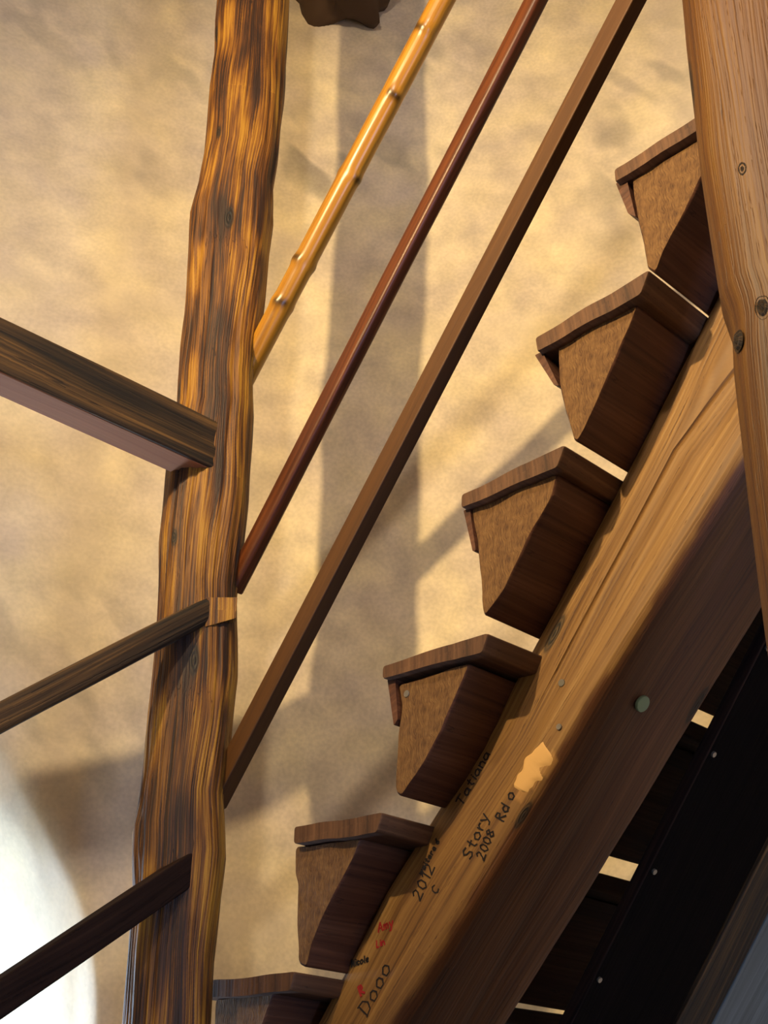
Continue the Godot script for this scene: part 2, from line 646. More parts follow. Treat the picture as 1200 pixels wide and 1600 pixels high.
func log_ring(t: float) -> PackedVector3Array:
	var sec := log_section(t)
	var mid := Vector2(0.2, -1.06)
	var ring := PackedVector3Array()
	# a long drying crack down the pale face
	var line := -1.052 - (2.535 - t) * 0.222 + nb.get_noise_1d(t * 200) * 0.006
	if t < 2.0:
		line += (2.0 - t) * 0.05
	var open := smoothstep(-0.35, -0.1, nb.get_noise_1d(t * 120 + 500)) * smoothstep(1.75, 1.95, t)
	# the left face runs from vertex 51 to vertex 83 of the section; one vertex is drawn along the crack
	var c0 := sec[51].y
	var c1 := sec[83].y
	var held := clampf(line, c0 + 0.006, c1 - 0.02)
	open *= smoothstep(0.10, 0.07, absf(line - held))
	for k in sec.size():
		var w := sec[k]
		if k > 51 and k < 83:
			w.y = lerpf(c0, held, (k - 51) / 13.0) if k <= 64 else lerpf(held, c1, (k - 64) / 19.0)
		var d := na.get_noise_3d(w.x * 700, w.y * 700, t * 110) * 0.006 + nb.get_noise_3d(w.x * 2600, w.y * 2600, t * 90) * 0.0012
		if k == 64:
			d -= 0.009 * open
		var o := w + (w - mid).normalized() * d
		ring.append(log_point(t, o))
	return ring


func on_log(t: float, c: float, lift: float) -> Vector3:
	var sec := log_section(t)
	var ring := log_ring(t)
	var best := 0
	var gap := 9.0
	for k in range(44, 89):
		if absf(sec[k].y - c) < gap:
			gap = absf(sec[k].y - c)
			best = k
	var p := ring[best]
	var at := log_point(t, Vector2(-p.z, c))
	return at + Vector3(0, 0, lift)


func make_log() -> Node3D:
	var o := thing("stringer_log", Vector3(-0.80, 0.69, -0.2), "thick pale squared log rising diagonally under the step blocks, covered in handwriting", "beam")
	var ts := stops([0.05, 0.05, 1.3, 0.006, 2.75, 0.05, 4.1])
	var rings := []
	var tints := []
	for t in ts:
		rings.append(log_ring(t))
		var row := PackedColorArray()
		for w in log_section(t):
			var x := clampf(t, 1.1, 3.0)
			# how far past the lower left corner of the log, along its skin
			var past := (w.y + 1.036 - (x - 1.48) * 0.072) + (w.x - 0.078 - (x - 1.48) * 0.042)
			var ragged := nb.get_noise_2d(t * 260, 40.0) * 0.012 + nb.get_noise_2d(t * 1300, w.x * 900) * 0.008
			var stain := smoothstep(-0.006, 0.004, past + ragged)  # dark finish, tinted deeper to carry the shade of the underside
			var m := Vector2((t - 1.905) / 0.043, (past + 0.013 - (t - 1.905) * 0.1) / 0.0155).length() + nb.get_noise_2d(t * 1500, w.y * 1500) * 0.6
			row.append(Color(1.4, 1.3, 1.05) if m < 1.0 and w.x < 0.2 else Color(0.62, 0.62, 0.60).lerp(Color(0.27, 0.18, 0.15), stain))
		tints.append(row)
	put("log", [loft(rings, ts, tints)], [M.log], o)
	for s in [[2.025, -1.058, 0.0055], [1.971, -1.025, 0.0045]]:
		screw(on_log(s[0], s[1], 0.0005), Vector3(0, 0, 1), s[2], o)
	# a chip of bare pale wood where the dark finish has flaked off along the corner
	var chip_rows := []
	var chip_vs := PackedFloat32Array()
	for q in 31:
		var t := lerpf(1.866, 1.942, q / 30.0)
		var ring := log_ring(t)
		var bulge := sin(PI * q / 30.0)
		var ka := 84.0 - 5.5 * pow(bulge, 0.6) + nb.get_noise_1d(t * 3000) * 3.0
		var kb := 84.6 + 3.0 * pow(bulge, 0.5) + nb.get_noise_1d(t * 3000 + 700) * 2.5
		var row := PackedVector3Array()
		for j in 9:
			var k := lerpf(ka, maxf(kb, ka + 0.3), j / 8.0)
			var p := ring[int(k)].lerp(ring[int(k) + 1], k - floorf(k))
			var edge := 1.0 if j > 0 and j < 8 and q > 0 and q < 30 else -0.4
			row.append(p + Vector3(0.25, -0.25, 0.93) * 0.0011 * edge)
		chip_rows.append(row)
		chip_vs.append(t)
	var chip := Geo.new()
	chip.grid(chip_rows, PackedFloat32Array([0, 0.003, 0.006, 0.009, 0.012, 0.015, 0.018, 0.021, 0.024]), chip_vs, false, false)
	if chip.n[140].z < 0:
		for k in chip.n.size():
			chip.n[k] = -chip.n[k]
		for k in range(0, chip.i.size(), 3):
			var hold := chip.i[k]
			chip.i[k] = chip.i[k + 1]
			chip.i[k + 1] = hold
	put("bare_patch", [chip], [M.bare], o).set_meta("label", "pale bare patch")
	# round metal tag nailed to the shaded underside
	var at := L(UP_S * 2.03 - UP_H * 1.0, UP_H * 2.03 + UP_S * 1.0, 0.168)
	var nn := Vector3(UP_H, -UP_S, 0)
	at += nn * (0.0 + 0.03)
	var g := Geo.new()
	var hit := log_point(2.05, Vector2(0.18, -0.984))
	g = bar(hit, hit + nn * 0.006, Vector3(0, 0, 1), disc(0.012, 28), 0.002, 0.0, 0.0, 0.0, 0.0012)
	put("metal_tag", [g], [M.tag], o)
	var dark := log_point(1.87, Vector2(0.085, -1.01))
	ink(o, "Tatiana", 1.80, -1.112, 0.016, 0.0, M.ink, 0.0018)
	ink(o, "Story", 1.748, -1.052, 0.018, 0.12, M.ink, 0.0018)
	ink(o, "2008", 1.758, -1.033, 0.014, 0.1, M.ink, 0.0016)
	ink(o, "Rd o", 1.818, -1.033, 0.016, 0.1, M.ink, 0.0018)
	ink(o, "weitere 6", 1.685, -1.118, 0.0095, 0.0, M.ink, 0.0018)
	ink(o, "2012", 1.655, -1.098, 0.019, 0.1, M.ink, 0.0016)
	ink(o, "C", 1.678, -1.076, 0.014, 0.0, M.ink, 0.0018)
	ink(o, "Dooo", 1.478, -1.083, 0.024, 0.05, M.ink, 0.0018)
	ink(o, "Amy", 1.578, -1.142, 0.013, -0.75, M.red, 0.0018)
	ink(o, "Lin", 1.560, -1.130, 0.010, -0.75, M.red, 0.0016)
	ink(o, "Nicole", 1.512, -1.157, 0.0095, -0.8, M.ink, 0.0018)
	ink(o, "R", 1.492, -1.113, 0.014, -0.4, M.red, 0.0030)
	return o


const STROKES := {"T": "0,1 .8,1;.4,1 .35,0", "a": ".6,.45 .4,.6 .1,.5 0,.2 .2,0 .5,.1 .6,.5;.6,.5 .65,0", "t": ".3,1 .25,.2 .45,0;.05,.65 .5,.68", "i": ".15,.6 .15,0;.15,.85 .17,.88", "n": "0,.6 .05,0;.04,.4 .3,.62 .5,.4 .52,0", "S": ".6,.9 .3,1 .05,.8 .2,.55 .5,.4 .55,.15 .3,0 0,.12", "o": ".3,.62 .02,.4 .1,.05 .4,0 .6,.25 .5,.55 .3,.62", "r": ".05,.6 .08,0;.07,.35 .25,.58 .45,.55", "y": "0,.6 .25,.1;.55,.6 .2,-.3 0,-.35", "2": ".05,.8 .25,1 .5,.85 .45,.55 0,0 .6,.02", "0": ".3,1 .05,.75 .05,.25 .3,0 .55,.25 .55,.75 .3,1", "1": ".05,.75 .3,1 .28,0", "8": ".3,.52 .06,.75 .3,1 .55,.78 .3,.52 .02,.25 .3,0 .6,.25 .3,.52", "R": ".05,0 .08,1 .45,.95 .5,.65 .1,.5;.15,.5 .6,0", "d": ".5,.5 .2,.6 0,.3 .2,0 .5,.15;.55,1 .52,0", "w": "0,.6 .15,0 .3,.5 .45,0 .65,.6", "e": ".05,.32 .5,.36 .4,.6 .12,.55 .02,.25 .2,0 .5,.08", "6": ".5,1 .15,.6 .03,.25 .25,0 .5,.2 .35,.5 .06,.35", "C": ".6,.85 .3,1 .05,.7 .05,.3 .3,0 .6,.12", "D": ".08,0 .1,1;.0,1 .5,.9 .7,.5 .5,.1 0,.02", "A": "0,0 .35,1 .7,0;.12,.38 .6,.38", "m": "0,.6 .03,0;.03,.4 .22,.6 .35,.4 .36,0;.36,.4 .55,.6 .68,.4 .7,0", "L": ".05,1 .05,0 .5,.02", "N": "0,0 .05,1 .5,0 .55,1", "c": ".5,.5 .25,.62 .03,.35 .15,.02 .5,.1", "l": ".15,1 .12,.15 .25,0", "K": ".05,1 .08,0;.5,1 .1,.5 .55,0"}


func strokes(text: String, size: float) -> Array:        # lines of 2D points, x along the writing
	var out := []
	var x := 0.0
	for ch in text:
		if STROKES.has(ch):
			var wide := 0.0
			for part in (STROKES[ch] as String).split(";"):
				var line := PackedVector2Array()
				for pair in part.split(" "):
					var xy := pair.split(",")
					line.append(Vector2(x + xy[0].to_float() * size, xy[1].to_float() * size))
					wide = maxf(wide, xy[0].to_float())
				var soft := PackedVector2Array()
				for k in line.size() - 1:
					for q in 4:
						soft.append(line[k].lerp(line[k + 1], q / 4.0))
				soft.append(line[-1])
				out.append(soft)
			x += (wide + 0.22) * size
		else:
			x += 0.4 * size
	return out


func ribbon(g: Geo, pts: PackedVector3Array, out: Vector3, w: float) -> void:
	for k in pts.size() - 1:
		var a := pts[k]
		var b := pts[k + 1]
		if a.distance_to(b) < 1e-5:
			continue
		var d := (b - a).normalized()
		var s := d.cross(out).normalized() * w / 2
		a -= d * w * 0.3
		b += d * w * 0.3
		var up := out * 0.0006
		var first := g.v.size()
		g.v.append_array([a - s + up, a + s + up, b + s + up, b - s + up, a - s * 1.1 - up, a + s * 1.1 - up, b + s * 1.1 - up, b - s * 1.1 - up])
		for q in 8:
			g.n.append(out)
			g.t.append(Vector2.ZERO)
			g.c.append(Color.WHITE)
		for f in [[0, 1, 2, 3], [1, 0, 4, 5], [2, 1, 5, 6], [3, 2, 6, 7], [0, 3, 7, 4]]:
			g.i.append_array([first + f[0], first + f[2], first + f[1], first + f[0], first + f[3], first + f[2]])


func ink(parent: Node3D, text: String, t0: float, c0: float, size: float, turn: float, mat: Material, w: float) -> void:
	var g := Geo.new()
	for line in strokes(text, size):
		var pts := PackedVector3Array()
		for p in line:
			var q: Vector2 = (p as Vector2).rotated(turn)
			pts.append(on_log(t0 + q.x, c0 - q.y, 0.0007))
		ribbon(g, pts, Vector3(0, 0, 1), w)
	put("handwriting", [g], [mat], parent)


func screw(at: Vector3, out: Vector3, r: float, parent: Node3D) -> void:
	var side := Vector3.UP if absf(out.y) < 0.8 else Vector3.RIGHT
	var head := bar(at - out * 0.004, at + out * 0.0016, side, disc(r, 16), 0.002, 0.0, 0.0, 0.0, 0.0006)
	put("screw", [head], [M.steel], parent)


# one solid step: the block's end profile and the tread's, both in (s, h), as seen on the open side
func step_block(label: String, profile: Array, tread: Array, riser: Array, far := 0.66) -> Node3D:
	var low := Vector2(9, 9)
	for p in profile:
		if p[1] < low.y:
			low = Vector2(p[0], p[1])
	var o := thing("stair_step", Vector3(low.x, low.y, 0.0), label, "stair step", "solid block steps of the stair")
	var pts := []
	for p in profile:
		pts.append(Vector2(p[0], p[1]))
	var sec := round_poly(pts, 0.006, 0.012, 3)
	var sd := low.x * 900
	var rings := []
	var vs := PackedFloat32Array()
	for e in [0.0, 0.003, 0.012, 0.04, 0.08, 0.14, 0.22, 0.32, 0.42, 0.55, 0.7, far]:
		var ring := PackedVector3Array()
		for w in sec:
			var d := Vector2(na.get_noise_3d(w.x * 900 + sd, w.y * 900, e * 120), na.get_noise_3d(w.x * 900, w.y * 900 + sd, e * 120)) * 0.004
			var q := w + d
			if e == 0.0:
				var mid := Vector2(low.x + 0.05, low.y + 0.12)
				q += (mid - q).normalized() * 0.003
			ring.append(L(q.x, q.y, e))
		rings.append(ring)
		vs.append(e)
	var skin := Geo.new()
	var rows := []
	for r in rings:
		var q: PackedVector3Array = r.duplicate()
		q.append(q[0])
		rows.append(q)
	skin.grid(rows, lengths(rows[2]), vs, true, outward(rows))
	skin.fan(rings[-1], Vector3(0, 0, -1))
	var face := Geo.new()
	face.fan(rings[0], Vector3(0, 0, 1), 0.0035, nb, 14, Vector3(1, 0, 0))
	put("block", [skin, face], [M.block, M.endgrain], o)
	var tp := []
	for p in tread:
		tp.append(Vector2(p[0], p[1]))
	var tsec := round_poly(tp, 0.005, 0.015, 3)
	var trings := []
	var tvs := PackedFloat32Array()
	for e in [-0.016, -0.013, 0.0, 0.1, 0.3, 0.6, far + 0.01]:
		var ring := PackedVector3Array()
		for w in tsec:
			var q := w + Vector2(na.get_noise_2d(w.x * 700 + sd, e * 200), na.get_noise_2d(w.x * 700, e * 200 + sd)) * 0.003
			if e < -0.015:
				q = q.lerp(Vector2((tp[0].x + tp[2].x) / 2, (tp[0].y + tp[2].y) / 2), 0.018)
			ring.append(L(q.x, q.y, e))
		trings.append(ring)
		tvs.append(e)
	put("tread", [loft(trings, tvs)], [M.tread], o)
	if riser:
		var rp := []
		for p in riser:
			rp.append(Vector2(p[0], p[1]))
		var rsec := round_poly(rp, 0.002, 0.01, 3)
		var rr := []
		var rv := PackedFloat32Array()
		for e in [-0.004, -0.002, 0.05, 0.3, far]:
			var ring := PackedVector3Array()
			for w in rsec:
				ring.append(L(w.x, w.y, e))
			rr.append(ring)
			rv.append(e)
		put("riser", [loft(rr, rv)], [M.block], o)
	return o


func steps() -> void:
	step_block("topmost visible step block, partly hidden behind the thick pale post on the right", [[0.668, 2.947], [0.666, 2.875], [0.673, 2.824], [0.676, 2.776], [0.689, 2.761], [0.705, 2.789], [0.726, 2.814], [0.747, 2.837], [0.77, 2.865], [0.79, 2.895], [0.818, 2.942], [0.818, 2.95]],
		[[0.646, 2.943], [0.846, 2.951], [0.852, 2.976], [0.646, 2.966]], [[0.641, 2.952], [0.660, 2.952], [0.669, 2.872], [0.657, 2.885]])
	step_block("second step block from the top, end cracked under its tread, loose riser sliver in front", [[0.511, 2.731], [0.512, 2.658], [0.522, 2.601], [0.531, 2.555], [0.538, 2.546], [0.577, 2.602], [0.596, 2.632], [0.619, 2.663], [0.645, 2.697], [0.658, 2.722]],
		[[0.488, 2.717], [0.672, 2.724], [0.690, 2.756], [0.485, 2.742]], [[0.474, 2.722], [0.488, 2.722], [0.514, 2.650], [0.506, 2.654]])
	step_block("third step block from the top, with a clean rough sawn end", [[0.342, 2.515], [0.347, 2.444], [0.352, 2.391], [0.357, 2.336], [0.361, 2.332], [0.397, 2.363], [0.43, 2.406], [0.45, 2.436], [0.486, 2.48], [0.500, 2.512]],
		[[0.332, 2.511], [0.512, 2.510], [0.528, 2.540], [0.333, 2.532]], [[0.327, 2.513], [0.339, 2.513], [0.349, 2.440], [0.343, 2.440]])
	var four := step_block("fourth step block from the top, with a screw head and dark stain on its end", [[0.189, 2.275], [0.194, 2.236], [0.188, 2.197], [0.187, 2.115], [0.197, 2.107], [0.237, 2.144], [0.274, 2.183], [0.312, 2.242], [0.330, 2.272]],
		[[0.171, 2.286], [0.368, 2.273], [0.380, 2.299], [0.172, 2.305]], [[0.171, 2.287], [0.187, 2.287], [0.193, 2.220], [0.185, 2.212]])
	screw(L(0.2085, 2.2555, -0.001), Vector3(0, 0, 1), 0.0055, four)
	step_block("fifth step block from the top, its smooth end almost upright, no riser showing", [[-0.023, 2.072], [-0.023, 2.033], [-0.017, 2.013], [-0.009, 1.9], [0.009, 1.893], [0.02, 1.925], [0.037, 1.955], [0.071, 1.995], [0.105, 2.038], [0.117, 2.062]],
		[[-0.011, 2.071], [0.166, 2.058], [0.178, 2.084], [-0.011, 2.096]], [])
	step_block("lowest visible step block, at the bottom edge beside the old dark post", [[-0.19, 1.872], [-0.19, 1.70], [-0.175, 1.68], [-0.11, 1.78], [-0.078, 1.826], [-0.056, 1.867]],
		[[-0.205, 1.868], [-0.005, 1.862], [0.004, 1.887], [-0.205, 1.893]], [])


func rails() -> void:
	# the round pole, with ring knots
	var p := L(-0.160, 2.937, -0.06)
	var q := L(0.93, 4.208, -0.06)
	var dir := (q - p).normalized()
	var side := Vector3(0, 0, 1)
	var upn := dir.cross(side).normalized()
	var rings := []
	var tints := []
	var vs := PackedFloat32Array()
	var len := p.distance_to(q)
	var knots := [0.16, 0.245, 0.425, 0.59, 0.72, 0.90, 1.1, 1.3]
	var x := 0.0
	while x <= len:
		var swell := 0.0
		for k in knots:
			swell += exp(-pow((x - k) / 0.010, 2)) * 0.0028
		var ring := PackedVector3Array()
		var row := PackedColorArray()
		for k in 36:
			var th := TAU * k / 36.0
			var dark := 0.0
			for j in knots.size():
				var spot := sin(th * 2.0 + j * 1.9)
				dark += exp(-pow((x - knots[j] - 0.004 * sin(th + j)) / 0.008, 2)) * clampf(spot * 1.6, 0.0, 0.85)
			var r := 0.0215 + swell * (0.4 + 0.6 * sin(th * 2.0 + x * 9.0)) + na.get_noise_2d(x * 100, th * 20) * 0.0012
			ring.append(p + dir * x + side * cos(th) * r + upn * sin(th) * r)
			row.append(Color(1.0 - dark, 1.0 - dark, 1.0 - dark))
		rings.append(ring)
		tints.append(row)
		vs.append(x)
		x += 0.004
	var o := thing("handrail", Vector3(-0.16, 2.937, -0.06), "round golden varnished pole with dark knots, uppermost of the three sloping rails", "handrail", "sloping rails beside the stair")
	put("pole", [loft(rings, vs, tints)], [M.pole], o)
	# the two squared rails below it
	var d2 := Vector2(0.634, 0.774)
	var m2 := Vector2(-0.1091, 2.5812) + Vector2(0.774, -0.634) * 0.0185
	var a2 := m2 - d2 * 0.075
	var b2 := m2 + d2 * 1.55
	o = thing("handrail", Vector3(a2.x, a2.y, -0.0605), "dark reddish brown rail with worn rounded edges, middle of the three sloping rails", "handrail", "sloping rails beside the stair")
	put("rail", [bar(L(a2.x, a2.y, -0.0605), L(b2.x, b2.y, -0.0605), Vector3(0, 0, 1), rect(0.036, 0.027, 0.009, 0.005), 0.03, 0.001, 0.003, 10.0)], [M.brown], o)
	var d3 := Vector2(0.637, 0.771)
	var m3 := Vector2(0.01, 2.3737) + Vector2(0.771, -0.637) * 0.0185
	var a3 := m3 - d3 * 0.275
	var b3 := m3 + d3 * 1.37
	o = thing("handrail", Vector3(a3.x, a3.y, -0.0605), "plain square tan rail with crisp edges, lowest of the three sloping rails", "handrail", "sloping rails beside the stair")
	put("rail", [bar(L(a3.x, a3.y, -0.0605), L(b3.x, b3.y, -0.0605), Vector3(0, 0, 1), rect(0.038, 0.026, 0.0025, 0.006), 0.05, 0.0004, 0.001, 40.0)], [M.tan], o)
	# rails of the lower flight, running towards the left of the old post
	o = thing("handrail", Vector3(-0.128, 2.44, -0.10), "brown half-round rail, upper of the two rails descending left from the old post", "handrail", "rails of the lower flight")
	put("rail", [bar(L(-0.130, 2.466, -0.100), L(-0.130, 1.81, -0.92), Vector3.UP, rect(0.034, 0.040, 0.012, 0.005), 0.03, 0.0016, 0.004, 70.0)], [M.dark], o)
	o = thing("handrail", Vector3(-0.128, 2.03, -0.10), "flat dark rail, lower of the two rails descending left from the old post", "handrail", "rails of the lower flight")
	put("rail", [bar(L(-0.128, 2.048, -0.096), L(-0.128, 1.441, -0.92), Vector3.UP, rect(0.03, 0.044, 0.004, 0.006), 0.03, 0.0006, 0.002, 90.0)], [M.bluish], o)


func beam() -> void:
	var o := thing("tie_beam", Vector3(-0.15, 2.71, -0.1), "dark weathered horizontal beam with pale pinkish underside, notched into the old post", "beam")
	var p := L(-0.156, 2.758, -0.093)
	var q := L(-0.156, 2.758, -2.85)
	put("timber", [bar(p, q, Vector3.UP, rect(0.062, 0.092, 0.007, 0.005), 0.012, 0.004, 0.009, 20.0)], [M.dark], o)
	# the sawn lower side: a thin paler face with light from below painted in
	var under := bar(L(-0.158, 2.7105, -0.12), L(-0.158, 2.7105, -2.85), Vector3.UP, rect(0.058, 0.004, 0.0015, 0.01), 0.04, 0.0004, 0.002, 20.0)
	put("lit_underside", [under], [M.sawn], o).set_meta("label", "pale pinkish sawn underside with light from below painted in")


func soffit() -> void:
	var o := thing("stair_soffit", Vector3(-0.02, 1.6, -0.7), "dark boarding nailed under the stair, in the lower right corner behind the log", "boarding")
	var c := -1.0
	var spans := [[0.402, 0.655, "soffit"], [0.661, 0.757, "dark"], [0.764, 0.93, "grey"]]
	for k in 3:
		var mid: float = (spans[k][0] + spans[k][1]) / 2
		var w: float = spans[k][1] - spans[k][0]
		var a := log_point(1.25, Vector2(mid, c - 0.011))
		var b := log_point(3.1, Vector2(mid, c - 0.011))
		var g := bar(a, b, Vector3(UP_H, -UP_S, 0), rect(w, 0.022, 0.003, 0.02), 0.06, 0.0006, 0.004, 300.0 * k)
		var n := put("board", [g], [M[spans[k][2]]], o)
		if k == 2:
			n.set_meta("label", "pale grey weathered board")
	var ea := log_point(1.25, Vector2(0.4005, c - 0.010))  # pale strip added to stand for light along the first board's edge
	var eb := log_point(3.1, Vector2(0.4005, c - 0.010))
	put("lit_edge_strip", [bar(ea, eb, Vector3(UP_H, -UP_S, 0), rect(0.005, 0.020, 0.0015, 0.01), 0.04, 0.0003, 0.002, 0.0)], [M.bluish], o).set_meta("label", "thin pale strip added for the lit board edge")
	for t in [2.20, 2.02, 1.82, 1.635]:
		var at := log_point(t, Vector2(0.412, c))
		var nn := Vector3(UP_H, -UP_S, 0)
		put("nail", [bar(at - nn * 0.004, at + nn * 0.003, Vector3(0, 0, 1), disc(0.0045, 12), 0.002, 0.0, 0.0, 0.0, 0.0008)], [M.steel], o)


func posts() -> void:
	var tl := []
	var tr := []
	for r in OUTLINE:
		tl.append([r[0], r[1]])
		tr.append([r[0], r[2]])
	var w := Vector2(0.592, 0.806)
	var o := thing("newel_post", Vector3(-0.18, 0.0, -0.10), "dark weathered rough-hewn upright post with deep grain, left of the stair", "post")
	put("trunk", [upright(Vector2(-0.18, -0.10), w, tl, tr, 0.066, 2.9, 0.0, 1.75, 4.0, 6.0, 150, 0.0036, 0.0)], [M.old], o)
	var fr := Vector2(0.806, -0.592)
	var pc := Vector2(-0.18, -0.10) + fr * 0.0655 + w * 0.037
	var tilt := Vector2(0.37, 0.93)
	var sec := round_poly([Vector2(-0.024, -0.030), Vector2(0.024, -0.011), Vector2(0.024, 0.026), Vector2(-0.024, 0.022)], 0.0015, 0.01, 3)
	var prs := []
	for k in 4:
		var ring := PackedVector3Array()
		for q in sec:
			var f := 0.985 if k == 3 else 1.0
			var lift: float = [-0.012, 0.0, 0.0022, 0.0028][k]
			var at := pc + w * q.x * f + fr * lift
			ring.append(L(at.x, 2.445 + q.y * f, at.y))
		prs.append(ring)
	put("inset_patch", [loft(prs, PackedFloat32Array([0, 0.01, 0.012, 0.0125]), [], 0.0, L(w.x, 0, w.y))], [M.old], o)
	o = thing("support_post", Vector3(0.95, 0.0, -0.10), "thick pale smooth upright post at the right edge, in front of the log", "post")
	var rl := [[0.0, -0.10], [2.117, -0.102], [2.266, -0.101], [2.43, -0.098], [2.47, -0.095], [2.492, -0.0965], [2.522, -0.102], [2.717, -0.105], [2.936, -0.102], [3.055, -0.098], [6.0, -0.09]]
	var rr := [[0.0, 0.10], [6.0, 0.09]]
	put("trunk", [upright(Vector2(0.95, -0.10), Vector2(0.920, 0.391), rl, rr, 0.095, 2.8, 0.0, 2.0, 3.15, 6.0, 150, 0.0007, 60.0)], [M.post], o)
	knot(o, L(0.897, 2.443, -0.196), Vector2(-0.478, -0.772), 0.011, 0.014)
	knot(o, L(0.935, 2.466, -0.2035), Vector2(0.043, -0.937), 0.009, 0.016)
	knot(o, L(0.937, 2.661, -0.2035), Vector2(0.065, -0.937), 0.008, 0.016)


func knot(parent: Node3D, at: Vector3, facing: Vector2, wide: float, tall: float) -> void:
	var fr := Vector3(facing.x, 0, -facing.y).normalized()
	var side := Vector3.UP.cross(fr).normalized()
	var rows := []
	var us := PackedFloat32Array()
	var vs := PackedFloat32Array()
	for k in 25:
		us.append(k / 24.0)
	for q in 9:
		var f := q / 8.0
		var ring := PackedVector3Array()
		for k in 25:
			var th := TAU * (k % 24) / 24.0
			var bump := 1.0 + 0.18 * na.get_noise_2d(th * 40, at.y * 900)
			ring.append(at + (side * cos(th) * wide + Vector3.UP * sin(th) * tall) * f * bump + fr * ((1.0 - f * f) * 0.004 + 0.0015 * sin(f * 14.0) - 0.003))
		rows.append(ring)
		vs.append(f * 0.03)
	var g := Geo.new()
	g.grid(rows, us, vs, true, false)
	put("knot", [g], [M.dark], parent)


func corbel() -> void:
	var g := Geo.new()
	var rows := []
	var vs := PackedFloat32Array()
	var us := PackedFloat32Array()
	for k in 41:
		us.append(k / 40.0)
	for r in 25:
		var la := PI * (r / 24.0 - 0.5)
		var row := PackedVector3Array()
		for k in 41:
			var lo := TAU * (k % 40) / 40.0
			var d := Vector3(cos(la) * cos(lo), sin(la), cos(la) * sin(lo))
			var b := Vector3(signf(d.x) * pow(absf(d.x), 0.7), signf(d.y) * pow(absf(d.y), 0.8), signf(d.z) * pow(absf(d.z), 0.7))
			var f := 1.0 + na.get_noise_3d(d.x * 90, d.y * 90, d.z * 90) * 0.35 + nb.get_noise_3d(d.x * 160, d.y * 160, d.z * 160) * 0.22
			row.append(Vector3(b.x * 0.17 + b.y * -0.05, b.y * 0.2, b.z * 0.18) * f)
		rows.append(row)
		vs.append(r / 24.0)
	g.grid(rows, us, vs, true, false)
	var o := put("corbel_stone", [g], [M.stone], self)
	o.position = Vector3(-0.20, 4.745, -2.56)
	tag(o, "dark rough stone jutting from the plaster at the top edge", "stone")


func lamp(label: String, at: Vector3, energy: float, size: float) -> void:
	var o := Node3D.new()
	o.name = numbered("pendant_lamp")
	add_child(o)
	o.position = at
	tag(o, label, "lamp")
	var bulb := MeshInstance3D.new()
	bulb.name = "bulb"
	var s := SphereMesh.new()
	s.radius = size
	s.height = size * 2.2
	var glow := plain(Color(1, 0.85, 0.6), 0.4)
	glow.emission_enabled = true
	glow.emission = Color(1.0, 0.89, 0.76)
	glow.emission_energy_multiplier = 6.0
	s.material = glow
	bulb.mesh = s
	o.add_child(bulb)
	var prof := [[0.018, 0.135], [0.04, 0.13], [0.09, 0.105], [0.148, 0.060], [0.151, 0.059], [0.151, 0.057], [0.147, 0.057], [0.088, 0.101], [0.016, 0.13]]
	var srows := []
	var svs := PackedFloat32Array()
	var sus := PackedFloat32Array()
	for k in 41:
		sus.append(k / 40.0)
	for r in prof:
		var row := PackedVector3Array()
		for k in 41:
			row.append(Vector3(cos(TAU * (k % 40) / 40.0) * r[0], r[1], sin(TAU * (k % 40) / 40.0) * r[0]))
		srows.append(row)
		svs.append(r[1])
	var shade := Geo.new()
	shade.grid(srows, sus, svs, true, false)
	put("lamp_shade", [shade], [M.black], o)
	for part in [["socket", 0.016, 0.09, 0.08], ["cord", 0.003, 6.0 - at.y - 0.1, 3.05 - at.y / 2]]:
		var m := MeshInstance3D.new()
		m.name = part[0]
		var c := CylinderMesh.new()
		c.top_radius = part[1]
		c.bottom_radius = part[1]
		c.height = part[2]
		c.material = M.black
		m.mesh = c
		m.position.y = part[3]
		o.add_child(m)
	var light := OmniLight3D.new()
	light.name = "lamp_light"
	light.light_color = Color(1.0, 0.92, 0.82)
	light.light_energy = energy
	light.light_size = size
	light.omni_range = 12
	light.omni_attenuation = 2
	light.shadow_enabled = true
	o.add_child(light)


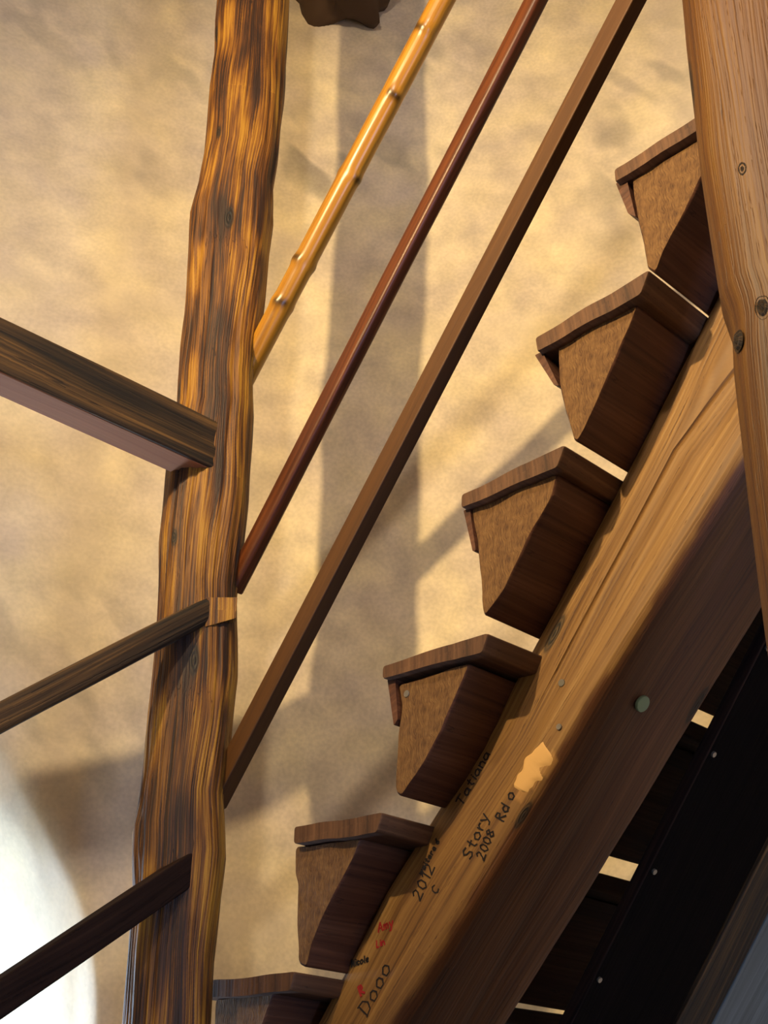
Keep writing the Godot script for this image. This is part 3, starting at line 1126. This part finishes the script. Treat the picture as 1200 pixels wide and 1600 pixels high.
func spot() -> void:
	var o := Node3D.new()
	o.name = "spot_lamp"
	add_child(o)
	o.position = LAMP
	o.look_at(LAMP_AIM)
	tag(o, "black can spotlight on a rod, left behind the viewer, aimed at the stair wall", "lamp")
	var rows := []
	var vs := PackedFloat32Array()
	var us := PackedFloat32Array()
	for k in 41:
		us.append(k / 40.0)
	for r in [[0.003, 0.13], [0.03, 0.125], [0.042, 0.10], [0.045, 0.0], [0.043, 0.0], [0.041, 0.02], [0.02, 0.04], [0.003, 0.045]]:
		var row := PackedVector3Array()
		for k in 41:
			row.append(Vector3(cos(TAU * (k % 40) / 40.0) * r[0], sin(TAU * (k % 40) / 40.0) * r[0], r[1]))
		rows.append(row)
		vs.append(r[1])
	var can := Geo.new()
	can.grid(rows, us, vs, true, true)
	put("lamp_can", [can], [M.black], o)
	var bulb := MeshInstance3D.new()
	bulb.name = "bulb"
	var s := SphereMesh.new()
	s.radius = 0.03
	s.height = 0.06
	var glow := plain(Color(1, 0.85, 0.6), 0.4)
	glow.emission_enabled = true
	glow.emission = Color(1.0, 0.89, 0.76)
	glow.emission_energy_multiplier = 6.0
	s.material = glow
	bulb.mesh = s
	o.add_child(bulb)
	var rod := MeshInstance3D.new()
	rod.name = "rod"
	var c := CylinderMesh.new()
	c.top_radius = 0.008
	c.bottom_radius = 0.008
	c.height = 6.0 - LAMP.y - 0.03
	c.material = M.black
	rod.mesh = c
	o.add_child(rod)
	rod.global_transform = Transform3D(Basis.IDENTITY, LAMP + o.global_basis.z * 0.07 + Vector3(0, 0.03 + c.height / 2, 0))
	var light := SpotLight3D.new()
	light.name = "spot_light"
	light.light_color = Color(1.0, 0.86, 0.62)
	light.light_energy = LAMP_ENERGY
	light.light_size = 0.028
	light.spot_angle = 48.0
	light.spot_angle_attenuation = 1.0
	light.spot_range = 12
	light.spot_attenuation = 2
	light.shadow_enabled = true
	o.add_child(light)


func daylight(called: String, phi: float, h: float, r: float, size: Vector2, energy: float, tint: Color) -> void:
	var a := AreaLight3D.new()
	a.name = called
	a.area_size = size
	a.light_color = tint
	a.light_energy = energy
	a.area_range = 12
	a.shadow_enabled = true
	add_child(a)
	a.position = TOWER + Vector3(sin(phi) * r, h, -cos(phi) * r)
	a.look_at(TOWER + Vector3(0, h, 0))


const LAMP := Vector3(-1.12, 3.35, -0.135)
const SECOND := Vector3(-0.24, 3.8, -0.1)
const SECOND_ENERGY := 1.4
const LAMP_AIM := Vector3(0.92, 3.35, -2.3)
const LAMP_ENERGY := 6.1
const DAY_ENERGY := 2.0
const LOW_ENERGY := 4.0


func _ready() -> void:
	var cam := Camera3D.new()
	cam.name = "camera"
	cam.fov = 42.69
	cam.near = 0.02
	cam.far = 60
	add_child(cam)
	cam.position = Vector3(0, 1.6, 0)
	cam.basis = Basis(Vector3.RIGHT, deg_to_rad(27.8)) * Basis(Vector3.BACK, deg_to_rad(0.72))
	cam.current = true
	var env := WorldEnvironment.new()
	env.name = "environment"
	var e := Environment.new()
	e.background_mode = Environment.BG_SKY
	var sky := Sky.new()
	var sm := ProceduralSkyMaterial.new()
	sm.sky_top_color = Color(0.62, 0.74, 0.92)
	sm.sky_horizon_color = Color(0.82, 0.88, 0.95)
	sm.ground_horizon_color = Color(0.6, 0.62, 0.62)
	sm.ground_bottom_color = Color(0.35, 0.36, 0.34)
	sky.sky_material = sm
	e.sky = sky
	e.background_energy_multiplier = 1.2
	e.tonemap_mode = Environment.TONE_MAPPER_LINEAR
	e.tonemap_exposure = 1.24
	e.sdfgi_enabled = true
	e.ssao_enabled = true
	e.ssil_enabled = true
	env.environment = e
	add_child(env)
	daylight("window_light", -0.4625, 1.63, 3.0, Vector2(0.32, 0.78), DAY_ENERGY, Color(0.78, 0.88, 1.0))
	daylight("window_light_low", 2.35, 1.15, 2.36, Vector2(0.66, 0.8), LOW_ENERGY, Color(0.66, 0.78, 1.0))

	rng.seed = 7
	na.seed = 11
	na.frequency = 0.01
	na.fractal_octaves = 3
	nb.seed = 23
	nb.frequency = 0.01
	nb.fractal_octaves = 2
	make_materials()
	tower()
	make_log()
	steps()
	posts()
	beam()
	rails()
	soffit()
	corbel()
	spot()
	lamp("bulb under a wide black shade, hanging high above the viewer", SECOND, SECOND_ENERGY, 0.045)
